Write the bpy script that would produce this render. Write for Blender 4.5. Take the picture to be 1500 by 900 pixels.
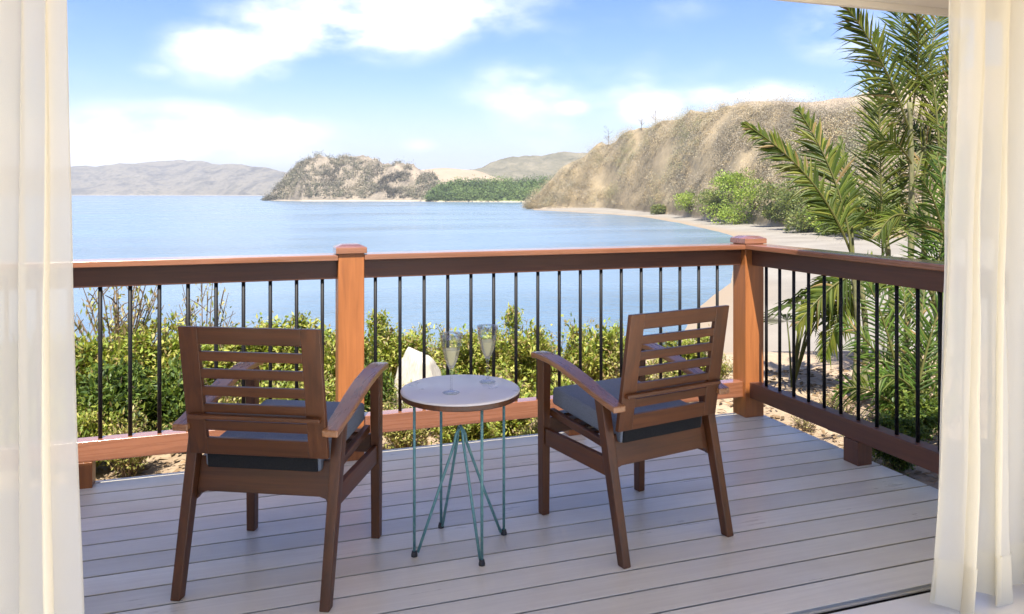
import bpy, bmesh, math, random
from mathutils import Vector, Matrix, noise
R = math.radians
rng = random.Random(7)
scene = bpy.context.scene
C = scene.collection
for o in list(bpy.data.objects):
    bpy.data.objects.remove(o)

# ------------------------------------------------------------------ camera
CAM_H = 1.35                       # eye height above the deck
WATER = -7.65                      # sea level, deck top is 0
FPX, PCX, HOR = 1143.0, 750.0, 283.0
YAW = R(18.84)
FW = Vector((math.sin(YAW), math.cos(YAW), 0)); RT = Vector((math.cos(YAW), -math.sin(YAW), 0))
cd = bpy.data.cameras.new('camera'); cam = bpy.data.objects.new('camera', cd); C.objects.link(cam)
cam.location = (0, 0, CAM_H); cam.rotation_euler = (R(90), 0, -YAW)
cd.sensor_width = 36; cd.lens = FPX * 36 / 1500; cd.shift_y = -(450 - HOR) / 1500
cd.clip_start = 0.05; cd.clip_end = 60000
scene.camera = cam

def ray(x, y):
    return FW + RT * ((x - PCX) / FPX) + Vector((0, 0, (HOR - y) / FPX))
def at(x, y, d):                   # point at a known depth
    return Vector((0, 0, CAM_H)) + ray(x, y) * d
def on_z(x, y, z):                 # point on a level surface
    return at(x, y, (CAM_H - z) * FPX / (y - HOR))
def uv(u, v, z=0):                 # right / ahead of the viewer's spot, metres
    p = FW * v + RT * u
    return Vector((p.x, p.y, z))

# ------------------------------------------------------------------ world, sun, exposure
SUN_EL, SUN_AZ = R(60), R(200)     # azimuth clockwise from +Y: behind the house
w = bpy.data.worlds.new('World'); scene.world = w; w.use_nodes = True
nt = w.node_tree; N = nt.nodes; L = nt.links
for n in list(N): N.remove(n)
out = N.new('ShaderNodeOutputWorld'); bg = N.new('ShaderNodeBackground'); bg.inputs['Strength'].default_value = 0.10
sky = N.new('ShaderNodeTexSky'); sky.sky_type = 'NISHITA'; sky.sun_disc = False
sky.sun_elevation = SUN_EL; sky.sun_rotation = SUN_AZ; sky.air_density = 1.0; sky.dust_density = 0.8; sky.ozone_density = 3.0
tc = N.new('ShaderNodeTexCoord')
def wmath(op, a, b=None, clamp=False):
    m = N.new('ShaderNodeMath'); m.operation = op; m.use_clamp = clamp
    for i, v in enumerate((a, b)):
        if v is None: continue
        if isinstance(v, (int, float)): m.inputs[i].default_value = v
        else: L.new(v, m.inputs[i])
    return m.outputs[0]
cn = N.new('ShaderNodeTexNoise'); cn.inputs['Scale'].default_value = 7; cn.inputs['Detail'].default_value = 9; cn.inputs['Roughness'].default_value = 0.55
cmap = N.new('ShaderNodeMapping'); cmap.inputs['Scale'].default_value = (1, 1, 2.2)
L.new(tc.outputs['Generated'], cmap.inputs['Vector']); L.new(cmap.outputs[0], cn.inputs['Vector'])
cn2 = N.new('ShaderNodeTexNoise'); cn2.inputs['Scale'].default_value = 2.2; cn2.inputs['Detail'].default_value = 5
L.new(cmap.outputs[0], cn2.inputs['Vector'])
CLOUDS = [  # direction (given by picture position), angular half sizes across / up, weight
    (500, 40, .17, .05, 1.0), (340, 78, .10, .045, 1.0), (610, 12, .19, .05, .95), (270, 205, .21, .045, 1.25), (180, 238, .22, .03, 1.0), (835, 158, .035, .016, .85),
    (612, 213, .03, .012, .6), (960, 158, .06, .026, 1.0), (1085, 148, .10, .028, .85), (1225, 45, .07, .04, .8), (1000, 15, .07, .03, .3), (230, 102, .04, .014, .5)]
acc = None
for (cx, cy, sx, sz, wt) in CLOUDS:
    d = ray(cx, cy).normalized()
    mp = N.new('ShaderNodeMapping'); mp.vector_type = 'TEXTURE'
    mp.inputs['Location'].default_value = d
    mp.inputs['Rotation'].default_value = (0, 0, math.atan2(-d.x, d.y)); mp.inputs['Scale'].default_value = (sx, .5, sz)
    L.new(tc.outputs['Generated'], mp.inputs['Vector'])
    ln = N.new('ShaderNodeVectorMath'); ln.operation = 'LENGTH'; L.new(mp.outputs[0], ln.inputs[0])
    f = wmath('MULTIPLY', wmath('SUBTRACT', 1.25, ln.outputs['Value'], True), wt)
    acc = f if acc is None else wmath('MAXIMUM', acc, f)
gen = wmath('MULTIPLY', wmath('SUBTRACT', cn2.outputs['Fac'], 0.465, True), 3.6)     # loose cloud over the rest of the sky, cover raised for neutral fill light
acc = wmath('MAXIMUM', acc, gen)
nz = wmath('MULTIPLY', wmath('SUBTRACT', cn.outputs['Fac'], 0.5), 4.0)
den = wmath('MULTIPLY', acc, wmath('ADD', nz, 0.85))
mr = N.new('ShaderNodeMapRange'); mr.interpolation_type = 'SMOOTHSTEP'
L.new(den, mr.inputs['Value']); mr.inputs['From Min'].default_value = 0.10; mr.inputs['From Max'].default_value = 1.1; mr.inputs['To Max'].default_value = 0.9
mx = N.new('ShaderNodeMix'); mx.data_type = 'RGBA'
L.new(mr.outputs[0], mx.inputs['Factor']); 
hs = N.new('ShaderNodeHueSaturation'); hs.inputs['Saturation'].default_value = 1.4; hs.inputs['Hue'].default_value = .517; hs.inputs['Value'].default_value = .62; L.new(sky.outputs[0], hs.inputs['Color'])

sz = N.new('ShaderNodeSeparateXYZ'); L.new(tc.outputs['Generated'], sz.inputs[0])
hf = N.new('ShaderNodeMapRange'); hf.interpolation_type = 'SMOOTHSTEP'; L.new(sz.outputs['Z'], hf.inputs['Value']); hf.inputs['From Min'].default_value = -.02; hf.inputs['From Max'].default_value = .145; hf.inputs['To Min'].default_value = .85; hf.inputs['To Max'].default_value = 0
hm = N.new('ShaderNodeMix'); hm.data_type = 'RGBA'; L.new(hf.outputs[0], hm.inputs['Factor']); L.new(hs.outputs[0], hm.inputs['A']); hm.inputs['B'].default_value = (2.9, 3.15, 3.4, 1)
L.new(hm.outputs['Result'], mx.inputs['A']); mx.inputs['B'].default_value = (5.4, 5.3, 5.2, 1)
L.new(mx.outputs['Result'], bg.inputs['Color']); L.new(bg.outputs[0], out.inputs['Surface'])

sd = bpy.data.lights.new('sun', 'SUN'); sd.energy = 3.9; sd.angle = R(0.55); sd.color = (1.0, 0.94, 0.85)
sun = bpy.data.objects.new('sun', sd); C.objects.link(sun)
S = Vector((math.sin(SUN_AZ) * math.cos(SUN_EL), math.cos(SUN_AZ) * math.cos(SUN_EL), math.sin(SUN_EL)))
sun.rotation_euler = S.to_track_quat('Z', 'Y').to_euler()
scene.view_settings.view_transform = 'Standard'; scene.view_settings.look = 'None'
scene.view_settings.exposure = 1.85; scene.view_settings.gamma = 1.0; scene.view_settings.use_curve_mapping = False
scene.render.engine = 'CYCLES'

# ------------------------------------------------------------------ material helpers
def mat(name, color, rough=0.6, spec=0.5, **kw):
    m = bpy.data.materials.new(name); m.use_nodes = True
    b = m.node_tree.nodes['Principled BSDF']
    b.inputs['Base Color'].default_value = (*color, 1); b.inputs['Roughness'].default_value = rough
    b.inputs['Specular IOR Level'].default_value = spec
    for k, v in kw.items(): b.inputs[k.replace('_', ' ')].default_value = v
    return m
class NT:
    def __init__(s, m):
        s.t = m.node_tree; s.n = s.t.nodes; s.l = s.t.links; s.b = s.n.get('Principled BSDF')
    def add(s, typ, **kw):
        x = s.n.new(typ)
        for k, v in kw.items(): setattr(x, k, v)
        return x
    def coords(s, kind='Object', scale=(1, 1, 1)):
        t = s.add('ShaderNodeTexCoord'); m = s.add('ShaderNodeMapping'); m.inputs['Scale'].default_value = scale
        s.l.new(t.outputs[kind], m.inputs['Vector']); return m.outputs[0]
    def world(s, scale=(1, 1, 1)):
        t = s.add('ShaderNodeNewGeometry'); m = s.add('ShaderNodeMapping'); m.inputs['Scale'].default_value = scale
        s.l.new(t.outputs['Position'], m.inputs['Vector']); return m.outputs[0]
    def noise(s, vec, scale=5, detail=4, rough=.5, dist=0):
        x = s.add('ShaderNodeTexNoise'); x.inputs['Scale'].default_value = scale; x.inputs['Detail'].default_value = detail
        x.inputs['Roughness'].default_value = rough; x.inputs['Distortion'].default_value = dist
        if vec is not None: s.l.new(vec, x.inputs['Vector'])
        return x.outputs['Fac']
    def ramp(s, fac, stops):
        r = s.add('ShaderNodeValToRGB'); e = r.color_ramp.elements
        while len(e) < len(stops): e.new(0.5)
        for q, (p, c) in zip(e, stops): q.position = p; q.color = (*c, 1)
        s.l.new(fac, r.inputs[0]); return r.outputs[0]
    def mix(s, fac, a, b, mode='MIX'):
        x = s.add('ShaderNodeMix', data_type='RGBA', blend_type=mode)
        for k, v in (('Factor', fac), ('A', a), ('B', b)):
            if isinstance(v, (int, float)): x.inputs[k].default_value = v
            elif isinstance(v, tuple): x.inputs[k].default_value = (*v, 1)
            else: s.l.new(v, x.inputs[k])
        return x.outputs['Result']
    def math(s, op, a, b=0.0, clamp=False):
        x = s.add('ShaderNodeMath', operation=op, use_clamp=clamp)
        for i, v in enumerate((a, b)):
            if isinstance(v, (int, float)): x.inputs[i].default_value = v
            else: s.l.new(v, x.inputs[i])
        return x.outputs[0]
    def rng(s, v, a, b, c=0., d=1.):
        x = s.add('ShaderNodeMapRange'); s.l.new(v, x.inputs[0])
        for i, q in enumerate((a, b, c, d)): x.inputs[i + 1].default_value = q
        return x.outputs[0]
    def bump(s, h, strength=.2, dist=.01):
        b = s.add('ShaderNodeBump'); b.inputs['Strength'].default_value = strength; b.inputs['Distance'].default_value = dist
        s.l.new(h, b.inputs['Height']); s.l.new(b.outputs[0], s.b.inputs['Normal'])
    def col(s, c): s.l.new(c, s.b.inputs['Base Color'])
    def rough(s, c): s.l.new(c, s.b.inputs['Roughness'])

def wood(name, dark, light, axis, rough=.45, grain=1.0, coat=0.0):
    m = mat(name, light, rough); t = NT(m)
    sc = [26, 26, 26]; sc[axis] = 1.3
    v = t.coords('Object', tuple(sc))
    oi = t.add('ShaderNodeObjectInfo')
    vm = t.add('ShaderNodeVectorMath', operation='ADD'); t.l.new(v, vm.inputs[0]); t.l.new(oi.outputs['Location'], vm.inputs[1])
    n = t.noise(vm.outputs[0], 1.6, 6, .62, .6)
    c = t.ramp(n, [(.28, dark), (.5, tuple((a + b) / 2 for a, b in zip(dark, light))), (.72, light)])
    k = t.rng(oi.outputs['Random'], 0, 1, .86, 1.1)
    hsv = t.add('ShaderNodeHueSaturation'); t.l.new(c, hsv.inputs['Color']); t.l.new(k, hsv.inputs['Value'])
    t.col(hsv.outputs[0]); t.bump(n, .25 * grain, .002)
    t.rough(t.rng(n, .3, .7, rough - .07, rough + .1))
    if coat: t.b.inputs['Coat Weight'].default_value = coat; t.b.inputs['Coat Roughness'].default_value = .16
    return m
M = {}
for ax, s in enumerate('xyz'):
    M['rail' + s] = wood('rail_wood_' + s, (.23, .078, .022), (.37, .13, .036), ax, .42)
    M['beam' + s] = wood('beam_wood_' + s, (.075, .03, .018), (.135, .055, .032), ax, .42)  # rail wood darkened: shade under the cap and along the side put into colour
    M['cap' + s] = wood('cap_wood_' + s, (.19, .075, .035), (.30, .12, .06), ax, .26, .5, 1.0)
    M['chair' + s] = wood('chair_wood_' + s, (.054, .0165, .0036), (.125, .040, .0092), ax, .40, 1.6, .12)
    M['arm' + s] = wood('arm_wood_' + s, (.22, .092, .034), (.38, .175, .072), ax, .28, 1, .6)  # paler copy of the chair wood; sky sheen on the armrests put into colour
m = mat('deck_composite', (.4, .37, .36), .42); t = NT(m)
v = t.coords('Object', (1.1, 30, 30)); oi = t.add('ShaderNodeObjectInfo')
va = t.add('ShaderNodeVectorMath', operation='ADD'); t.l.new(v, va.inputs[0])
vs = t.add('ShaderNodeVectorMath', operation='SCALE'); t.l.new(oi.outputs['Location'], vs.inputs[0]); vs.inputs['Scale'].default_value = 37.0; t.l.new(vs.outputs[0], va.inputs[1])
n1 = t.noise(va.outputs[0], 2.0, 6, .6, .3); n2 = t.noise(t.world((1, 1.6, 1)), 2.6, 5, .6)
c = t.ramp(n1, [(.25, (.59, .555, .475)), (.75, (.70, .665, .575))])
c = t.mix(t.rng(n2, .42, .75, 0, .45), c, (.53, .475, .385))
hs = t.add('ShaderNodeHueSaturation'); t.l.new(c, hs.inputs['Color']); t.l.new(t.rng(oi.outputs['Random'], 0, 1, .82, 1.06), hs.inputs['Value'])
t.col(hs.outputs[0]); t.rough(t.math('ADD', t.rng(n2, .3, .7, .26, .40), t.rng(n1, .3, .7, -.03, .05))); t.bump(n1, .12, .002)
M['deck'] = m
M['dark'] = mat('dark_frame', (.008, .007, .006), .8, .1)
M['iron'] = mat('black_baluster', (.008, .008, .009), .55, .25)
m = mat('teal_steel', (.10, .22, .22), .42, Metallic=.25); t = NT(m); n = t.noise(t.coords('Object'), 60, 4); t.col(t.ramp(n, [(.3, (.10, .25, .25)), (.7, (.18, .36, .35))])); M['teal'] = m
M['rubber'] = mat('rubber', (.03, .03, .03), .7)
m = mat('table_laminate', (.62, .60, .60), .3); t = NT(m); n = t.noise(t.coords('Object'), 6, 5); t.col(t.ramp(n, [(.3, (.60, .575, .57)), (.7, (.68, .65, .645))])); t.rough(t.rng(n, .3, .7, .24, .36)); M['laminate'] = m
def cloth(name, a, b, scale=260, rough=.9):
    m = mat(name, a, rough, .2); t = NT(m); v = t.coords('Object')
    n = t.noise(v, scale, 2); n2 = t.noise(v, 7, 4)
    c = t.ramp(n, [(.3, a), (.7, b)]); c = t.mix(t.rng(n2, .35, .7, 0, .3), c, tuple(x * .8 for x in a)); t.col(c)
    t.bump(t.math('ADD', t.math('MULTIPLY', n, .3), n2), .35, .004); return m
M['cushion'] = cloth('cushion_cloth', (.15, .172, .21), (.22, .25, .295))
M['shade_dark'] = cloth('shade_cloth', (.012, .013, .014), (.022, .023, .025))  # near-black so the cushion's shaded rear is painted in the cloth colour
m = mat('white_trim', (.74, .69, .60), .5); t = NT(m); n = t.noise(t.world(), 3, 5); t.col(t.ramp(n, [(.3, (.70, .64, .54)), (.7, (.77, .72, .63))])); M['trim'] = m
m = mat('plaster', (.78, .76, .70), .8); t = NT(m); n = t.noise(t.world(), 40, 4); t.bump(n, .15, .003); t.col(t.ramp(t.noise(t.world(), 1.5, 4), [(.3, (.78, .72, .62)), (.7, (.84, .78, .68))])); M['plaster'] = m
m = mat('floor_tile', (.6, .6, .6), .12); t = NT(m); n = t.noise(t.world(), 4, 5); t.col(t.ramp(n, [(.3, (.70, .67, .60)), (.7, (.78, .75, .68))])); M['tile'] = m
M['roofing'] = cloth('roof_sheet', (.30, .20, .15), (.36, .25, .19), 30)
# sheer curtain
m = bpy.data.materials.new('sheer_curtain'); m.use_nodes = True; t = NT(m); t.n.remove(t.b)
o = t.n['Material Output']; df = t.add('ShaderNodeBsdfDiffuse'); tr = t.add('ShaderNodeBsdfTranslucent'); tp = t.add('ShaderNodeBsdfTransparent')
v = t.coords('UV', (900, 900, 1)); wv = t.noise(v, 1.0, 1); cc = t.ramp(wv, [(.3, (.88, .84, .725)), (.7, (.93, .90, .79))])
t.l.new(cc, df.inputs[0]); t.l.new(cc, tr.inputs[0]); tp.inputs[0].default_value = (.97, .96, .92, 1)
m1 = t.add('ShaderNodeMixShader'); m1.inputs[0].default_value = .58; t.l.new(df.outputs[0], m1.inputs[1]); t.l.new(tr.outputs[0], m1.inputs[2])
lw = t.add('ShaderNodeLayerWeight'); lw.inputs[0].default_value = .35
m2 = t.add('ShaderNodeMixShader'); t.l.new(t.rng(lw.outputs['Facing'], 0, .8, .13, .01), m2.inputs[0]); t.l.new(m1.outputs[0], m2.inputs[1]); t.l.new(tp.outputs[0], m2.inputs[2])
t.l.new(m2.outputs[0], o.inputs[0]); M['sheer'] = m
def thin_glass(name, tint, base, mx_):
    m = bpy.data.materials.new(name); m.use_nodes = True; t = NT(m); t.n.remove(t.b)
    tp = t.add('ShaderNodeBsdfTransparent'); tp.inputs[0].default_value = (*tint, 1); gl = t.add('ShaderNodeBsdfGlossy'); gl.inputs['Roughness'].default_value = .02
    fr = t.add('ShaderNodeFresnel'); fr.inputs[0].default_value = 1.45; ms = t.add('ShaderNodeMixShader')
    t.l.new(t.rng(fr.outputs[0], 0, 1, base, mx_), ms.inputs[0]); t.l.new(tp.outputs[0], ms.inputs[1]); t.l.new(gl.outputs[0], ms.inputs[2]); t.l.new(ms.outputs[0], t.n['Material Output'].inputs[0]); return m
M['glass'] = thin_glass('clear_glass', (.985, .99, .99), .0, .55); 
m = mat('white_wine', (.95, .90, .62), .05, .5); t = NT(m); tp = t.add('ShaderNodeBsdfTransparent'); tp.inputs[0].default_value = (.95, .92, .70, 1); tl = t.add('ShaderNodeBsdfTranslucent'); tl.inputs[0].default_value = (.97, .94, .70, 1)
ma = t.add('ShaderNodeMixShader'); ma.inputs[0].default_value = .5; t.l.new(t.b.outputs[0], ma.inputs[1]); t.l.new(tl.outputs[0], ma.inputs[2])
mb0 = t.add('ShaderNodeMixShader'); mb0.inputs[0].default_value = .22; t.l.new(ma.outputs[0], mb0.inputs[1]); t.l.new(tp.outputs[0], mb0.inputs[2]); t.l.new(mb0.outputs[0], t.n['Material Output'].inputs[0]); M['wine'] = m
def leafmat(name, tint=(1, 1, 1), trans=.35, rough=.45):
    m = mat(name, (.1, .15, .03), rough, .25); t = NT(m)
    a = t.add('ShaderNodeAttribute'); a.attribute_name = 'Col'
    c = t.mix(1.0, a.outputs['Color'], tint, 'MULTIPLY'); t.col(c)
    tl = t.add('ShaderNodeBsdfTranslucent'); t.l.new(t.mix(1.0, c, (1.5, 1.5, .7), 'MULTIPLY'), tl.inputs[0])
    ms = t.add('ShaderNodeMixShader'); ms.inputs[0].default_value = trans
    t.l.new(t.b.outputs[0], ms.inputs[1]); t.l.new(tl.outputs[0], ms.inputs[2]); t.l.new(ms.outputs[0], t.n['Material Output'].inputs[0])
    return m
M['leaf'] = leafmat('shrub_leaf'); M['palm'] = leafmat('palm_leaf', trans=.42, rough=.5); M['scrub'] = leafmat('dry_scrub', trans=.15, rough=.8)
def bark(name, a, b):
    m = mat(name, a, .85, .2); t = NT(m); n = t.noise(t.world((1, 1, .25)), 60, 5); t.col(t.ramp(n, [(.3, a), (.7, b)])); t.bump(n, .5, .01); return m
M['bark'] = bark('twig_bark', (.09, .06, .04), (.20, .15, .10)); M['stem'] = bark('palm_stem', (.10, .11, .05), (.22, .20, .10))

# ------------------------------------------------------------------ mesh helpers
class MB:
    def __init__(s): s.v = []; s.f = []; s.c = []; s.cur = None; s.uv = None
    def vert(s, p):
        s.v.append(tuple(p))
        if s.cur is not None: s.c.append(s.cur)
        return len(s.v) - 1
    def face(s, pts): s.f.append([s.vert(p) for p in pts])
    def box(s, a, b):
        (x0, y0, z0), (x1, y1, z1) = a, b
        i = [s.vert(p) for p in ((x0, y0, z0), (x1, y0, z0), (x1, y1, z0), (x0, y1, z0), (x0, y0, z1), (x1, y0, z1), (x1, y1, z1), (x0, y1, z1))]
        for q in ((3, 2, 1, 0), (4, 5, 6, 7), (0, 1, 5, 4), (1, 2, 6, 5), (2, 3, 7, 6), (3, 0, 4, 7)): s.f.append([i[k] for k in q])
        return s
    def hexa(s, lo, hi):            # two matching quads
        i = [s.vert(p) for p in list(lo) + list(hi)]
        for q in ((3, 2, 1, 0), (4, 5, 6, 7), (0, 1, 5, 4), (1, 2, 6, 5), (2, 3, 7, 6), (3, 0, 4, 7)): s.f.append([i[k] for k in q])
        return s
    def extrude(s, poly, d):        # planar polygon (3d points, CCW from the -d side) pushed by vector d
        a = [s.vert(p) for p in poly]; b = [s.vert(Vector(p) + Vector(d)) for p in poly]; n = len(a)
        s.f.append(a[::-1]); s.f.append(b)
        for k in range(n): s.f.append([a[k], a[(k + 1) % n], b[(k + 1) % n], b[k]])
        return s
    def tube(s, pts, rad, n=8, caps=True):
        pts = [Vector(p) for p in pts]; rings = []
        ref = None
        for k, p in enumerate(pts):
            t = (pts[min(k + 1, len(pts) - 1)] - pts[max(k - 1, 0)]).normalized()
            if ref is None: ref = t.orthogonal().normalized()
            ref = (ref - t * ref.dot(t)).normalized(); bi = t.cross(ref)
            r = rad[k] if isinstance(rad, (list, tuple)) else rad
            rings.append([s.vert(p + ref * (r * math.cos(2 * math.pi * j / n)) + bi * (r * math.sin(2 * math.pi * j / n))) for j in range(n)])
        for a, b in zip(rings, rings[1:]):
            for j in range(n): s.f.append([a[j], a[(j + 1) % n], b[(j + 1) % n], b[j]])
        if caps: s.f.append(rings[0][::-1]); s.f.append(rings[-1])
        return s
    def lathe(s, prof, n=40, c=(0, 0, 0)):
        rings = []
        for r, z in prof:
            if r < 1e-6: rings.append([s.vert((c[0], c[1], c[2] + z))])
            else: rings.append([s.vert((c[0] + r * math.cos(2 * math.pi * j / n), c[1] + r * math.sin(2 * math.pi * j / n), c[2] + z)) for j in range(n)])
        for a, b in zip(rings, rings[1:]):
            for j in range(n):
                k = (j + 1) % n
                if len(a) == 1 and len(b) == 1: continue
                if len(a) == 1: s.f.append([a[0], b[k], b[j]])
                elif len(b) == 1: s.f.append([a[j], a[k], b[0]])
                else: s.f.append([a[j], a[k], b[k], b[j]])
        return s
    def mesh(s, name, m=None, smooth=False):
        me = bpy.data.meshes.new(name); me.from_pydata(s.v, [], s.f); me.update()
        if s.c:
            at_ = me.color_attributes.new('Col', 'FLOAT_COLOR', 'POINT')
            at_.data.foreach_set('color', [q for c in s.c for q in (c[0], c[1], c[2], 1)])
        if m: me.materials.append(m)
        if smooth: me.polygons.foreach_set('use_smooth', [True] * len(me.polygons))
        return me
    def build(s, name, m, parent=None, smooth=False, bevel=0, seg=2):
        return link(name, s.mesh(name, m, smooth), parent, bevel, seg)
def link(name, me, parent=None, bevel=0, seg=2):
    o = bpy.data.objects.new(name, me); C.objects.link(o)
    if parent: o.parent = parent
    if bevel:
        b = o.modifiers.new('bevel', 'BEVEL'); b.width = bevel; b.segments = seg; b.limit_method = 'ANGLE'; b.angle_limit = R(35)
        o.data.polygons.foreach_set('use_smooth', [True] * len(o.data.polygons))
        wn = o.modifiers.new('wn', 'WEIGHTED_NORMAL'); wn.keep_sharp = True
    return o
def tag(o, label=None, cat=None, group=None, kind=None):
    if label: o['label'] = label
    if cat: o['category'] = cat
    if group: o['group'] = group
    if kind: o['kind'] = kind
    return o
def empty(name, loc=(0, 0, 0), rz=0):
    o = bpy.data.objects.new(name, None); C.objects.link(o); o.location = loc; o.rotation_euler = (0, 0, rz); return o
def copy_tree(o, parent=None):
    c = o.copy(); C.objects.link(c); c.parent = parent
    for ch in list(o.children): copy_tree(ch, c)
    return c
def bez(p0, p1, p2, t): return p0 * ((1 - t) ** 2) + p1 * (2 * t * (1 - t)) + p2 * (t * t)
def fbm(p, oct=5): return noise.fractal(p, 0.9, 2.1, oct)
def interp(tab, x):
    if x <= tab[0][0]: return tab[0][1]
    for (a, b), (c, d) in zip(tab, tab[1:]):
        if x <= c: k = (x - a) / (c - a); k = k * k * (3 - 2 * k) * .5 + k * .5; return b + (d - b) * k
    return tab[-1][1]

# ------------------------------------------------------------------ terrain materials
def land_mat(name, stops, fine=.12, sand=(.40, .33, .24), sand_h=1.2, bumpd=.6):
    m = mat(name, stops[0][1], .95, .1); t = NT(m)
    p = t.world(); a = t.noise(p, fine, 6, .65, .4); b = t.noise(p, fine * 7, 4, .6)
    f = t.math('ADD', t.math('MULTIPLY', a, .65), t.math('MULTIPLY', b, .35))
    c = t.ramp(f, stops)
    g = t.add('ShaderNodeNewGeometry'); sp = t.add('ShaderNodeSeparateXYZ'); t.l.new(g.outputs['Position'], sp.inputs[0])
    hgt = t.math('ADD', sp.outputs['Z'], t.math('MULTIPLY', t.math('SUBTRACT', b, .5), sand_h * 2))
    k = t.rng(hgt, WATER + sand_h * .5, WATER + sand_h * 1.5, 1, 0)
    t.col(t.mix(k, c, sand)); t.bump(f, .6, bumpd); return m
M['hill'] = land_mat('dry_hillside', [(.3, (.15, .115, .07)), (.45, (.23, .185, .115)), (.6, (.30, .235, .145)), (.75, (.26, .22, .15))], .07)
M['backhill'] = land_mat('grassy_hill', [(.3, (.20, .155, .105)), (.5, (.27, .21, .14)), (.75, (.32, .255, .18))], .06)
M['cape'] = land_mat('cape_rock', [(.3, (.09, .08, .06)), (.47, (.19, .16, .12)), (.62, (.27, .225, .165)), (.8, (.32, .27, .20))], .05)
M['tanhill'] = land_mat('tan_slope', [(.3, (.23, .18, .125)), (.7, (.31, .25, .18))], .03)
M['farhill'] = land_mat('far_hill', [(.36, (.05, .05, .045)), (.48, (.12, .112, .09)), (.54, (.18, .16, .12)), (.62, (.08, .08, .065)), (.7, (.21, .185, .14))], .010, bumpd=8)
M['backdark'] = land_mat('olive_hill', [(.35, (.07, .07, .045)), (.5, (.13, .12, .08)), (.68, (.20, .175, .12))], .03, bumpd=2)
M['greenbase'] = land_mat('green_bank', [(.3, (.06, .09, .03)), (.7, (.13, .17, .05))], .1)

def loft(name, sec, m, nt_=26, amp=1.0, nscale=.03, ns=90, back=1.6, prof=.75, seed=0):
    """sec rows: (px, base_y, crest_y, slope_run) -> surface from the foot at sea level to the crest and down behind it"""
    rows = []
    for i in range(ns):
        x = sec[0][0] + (sec[-1][0] - sec[0][0]) * i / (ns - 1)
        by = interp([(s[0], s[1]) for s in sec], x); cy = interp([(s[0], s[2]) for s in sec], x); run = interp([(s[0], s[3]) for s in sec], x)
        B = on_z(x, by, WATER); db = (CAM_H - WATER) * FPX / (by - HOR)
        k = (HOR - cy) / FPX; H0 = CAM_H - WATER
        zc = max(.5, (k * db + H0) / max(.15, 1 - k * run))          # crest above the sea
        dc = db + zc * run
        rows.append((x, db, dc, zc))
    mb = MB(); idx = []
    for i, (x, db, dc, zc) in enumerate(rows):
        r = []
        for j in range(nt_ + 10):
            t_ = j / nt_
            if t_ <= 1: d = db + (dc - db) * t_; z = zc * (t_ ** prof if t_ > 0 else 0)
            else: d = dc + (dc - db + 20) * back * (t_ - 1) * 2.5; z = zc * max(-.1, 1 - ((t_ - 1) * 2.5) ** 1.6)
            p = ray(x, HOR); q = Vector((p.x * d, p.y * d, 0))
            e = min(1, t_ * 3) * amp * min(1.0, zc / 12)
            n_ = fbm(Vector((q.x * nscale + seed, q.y * nscale, seed * .7)), 6)
            gul = abs(noise.noise(Vector((q.x * nscale * .6 + seed, q.y * nscale * .6, 3.1))))
            z += e * (n_ * 1.0 - gul * 1.2 * min(1, max(0, (1.15 - t_) * 2)))
            r.append(mb.vert((q.x, q.y, WATER + z - (0.35 if j == 0 else 0))))
        idx.append(r)
    for a, b in zip(idx, idx[1:]):
        for j in range(len(a) - 1): mb.f.append([a[j], b[j], b[j + 1], a[j + 1]])
    o = mb.build(name, m, None, True); tag(o, kind='structure')
    return o, mb, idx

# ------------------------------------------------------------------ sea
m = mat('sea_water', (.10, .20, .30), .16, .5, IOR=1.33); t = NT(m)
p = t.world(); g = t.noise(t.world((.011, .035, 1)), 1.0, 4, .55)
t.col(t.ramp(g, [(.35, (.085, .145, .20)), (.6, (.14, .20, .255))]))
b1 = t.noise(p, 1.4, 5, .6); b2 = t.noise(p, .22, 4, .6)
t.bump(t.math('ADD', b1, t.math('MULTIPLY', b2, 3.0)), .35, .22)
t.rough(t.rng(g, .35, .65, .14, .30)); M['sea'] = m
mb = MB()
nR, nA = 26, 60
ring = []
for i in range(nR):
    rr = 20 * (9000 / 20) ** (i / (nR - 1)); ring.append([mb.vert((rr * math.sin(2 * math.pi * j / nA), rr * math.cos(2 * math.pi * j / nA), WATER)) for j in range(nA)])
for a, b in zip(ring, ring[1:]):
    for j in range(nA): mb.f.append([a[j], b[j], b[(j + 1) % nA], a[(j + 1) % nA]])
tag(mb.build('sea', M['sea']), kind='structure')

# ------------------------------------------------------------------ near ground: terrace round the deck, slope, beach
COAST = [(-900, 26), (-120, 28), (-30, 30), (2, 33), (9, 44), (14, 60)] + [(((x - PCX) / FPX) * 9 * FPX / (y - HOR), 9 * FPX / (y - HOR)) for x, y in
         ((1068, 415), (1078, 378), (1085, 352), (1060, 342), (1000, 328), (940, 318), (880, 313.5), (820, 310), (772, 307.5))] + [(16, 470), (120, 560), (900, 700)]
def coast_d(u, v):                   # signed: positive on land
    best = 1e9; 
    for (ax, ay), (bx, by) in zip(COAST, COAST[1:]):
        dx, dy = bx - ax, by - ay; k = max(0, min(1, ((u - ax) * dx + (v - ay) * dy) / (dx * dx + dy * dy)))
        d = math.hypot(u - ax - k * dx, v - ay - k * dy)
        if d < best: best = d
    inside = False; poly = COAST + [(900, -300), (-900, -300)]
    j = len(poly) - 1
    for i in range(len(poly)):
        (xi, yi), (xj, yj) = poly[i], poly[j]
        if (yi > v) != (yj > v) and u < (xj - xi) * (v - yi) / (yj - yi) + xi: inside = not inside
        j = i
    return best if inside else -best
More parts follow.
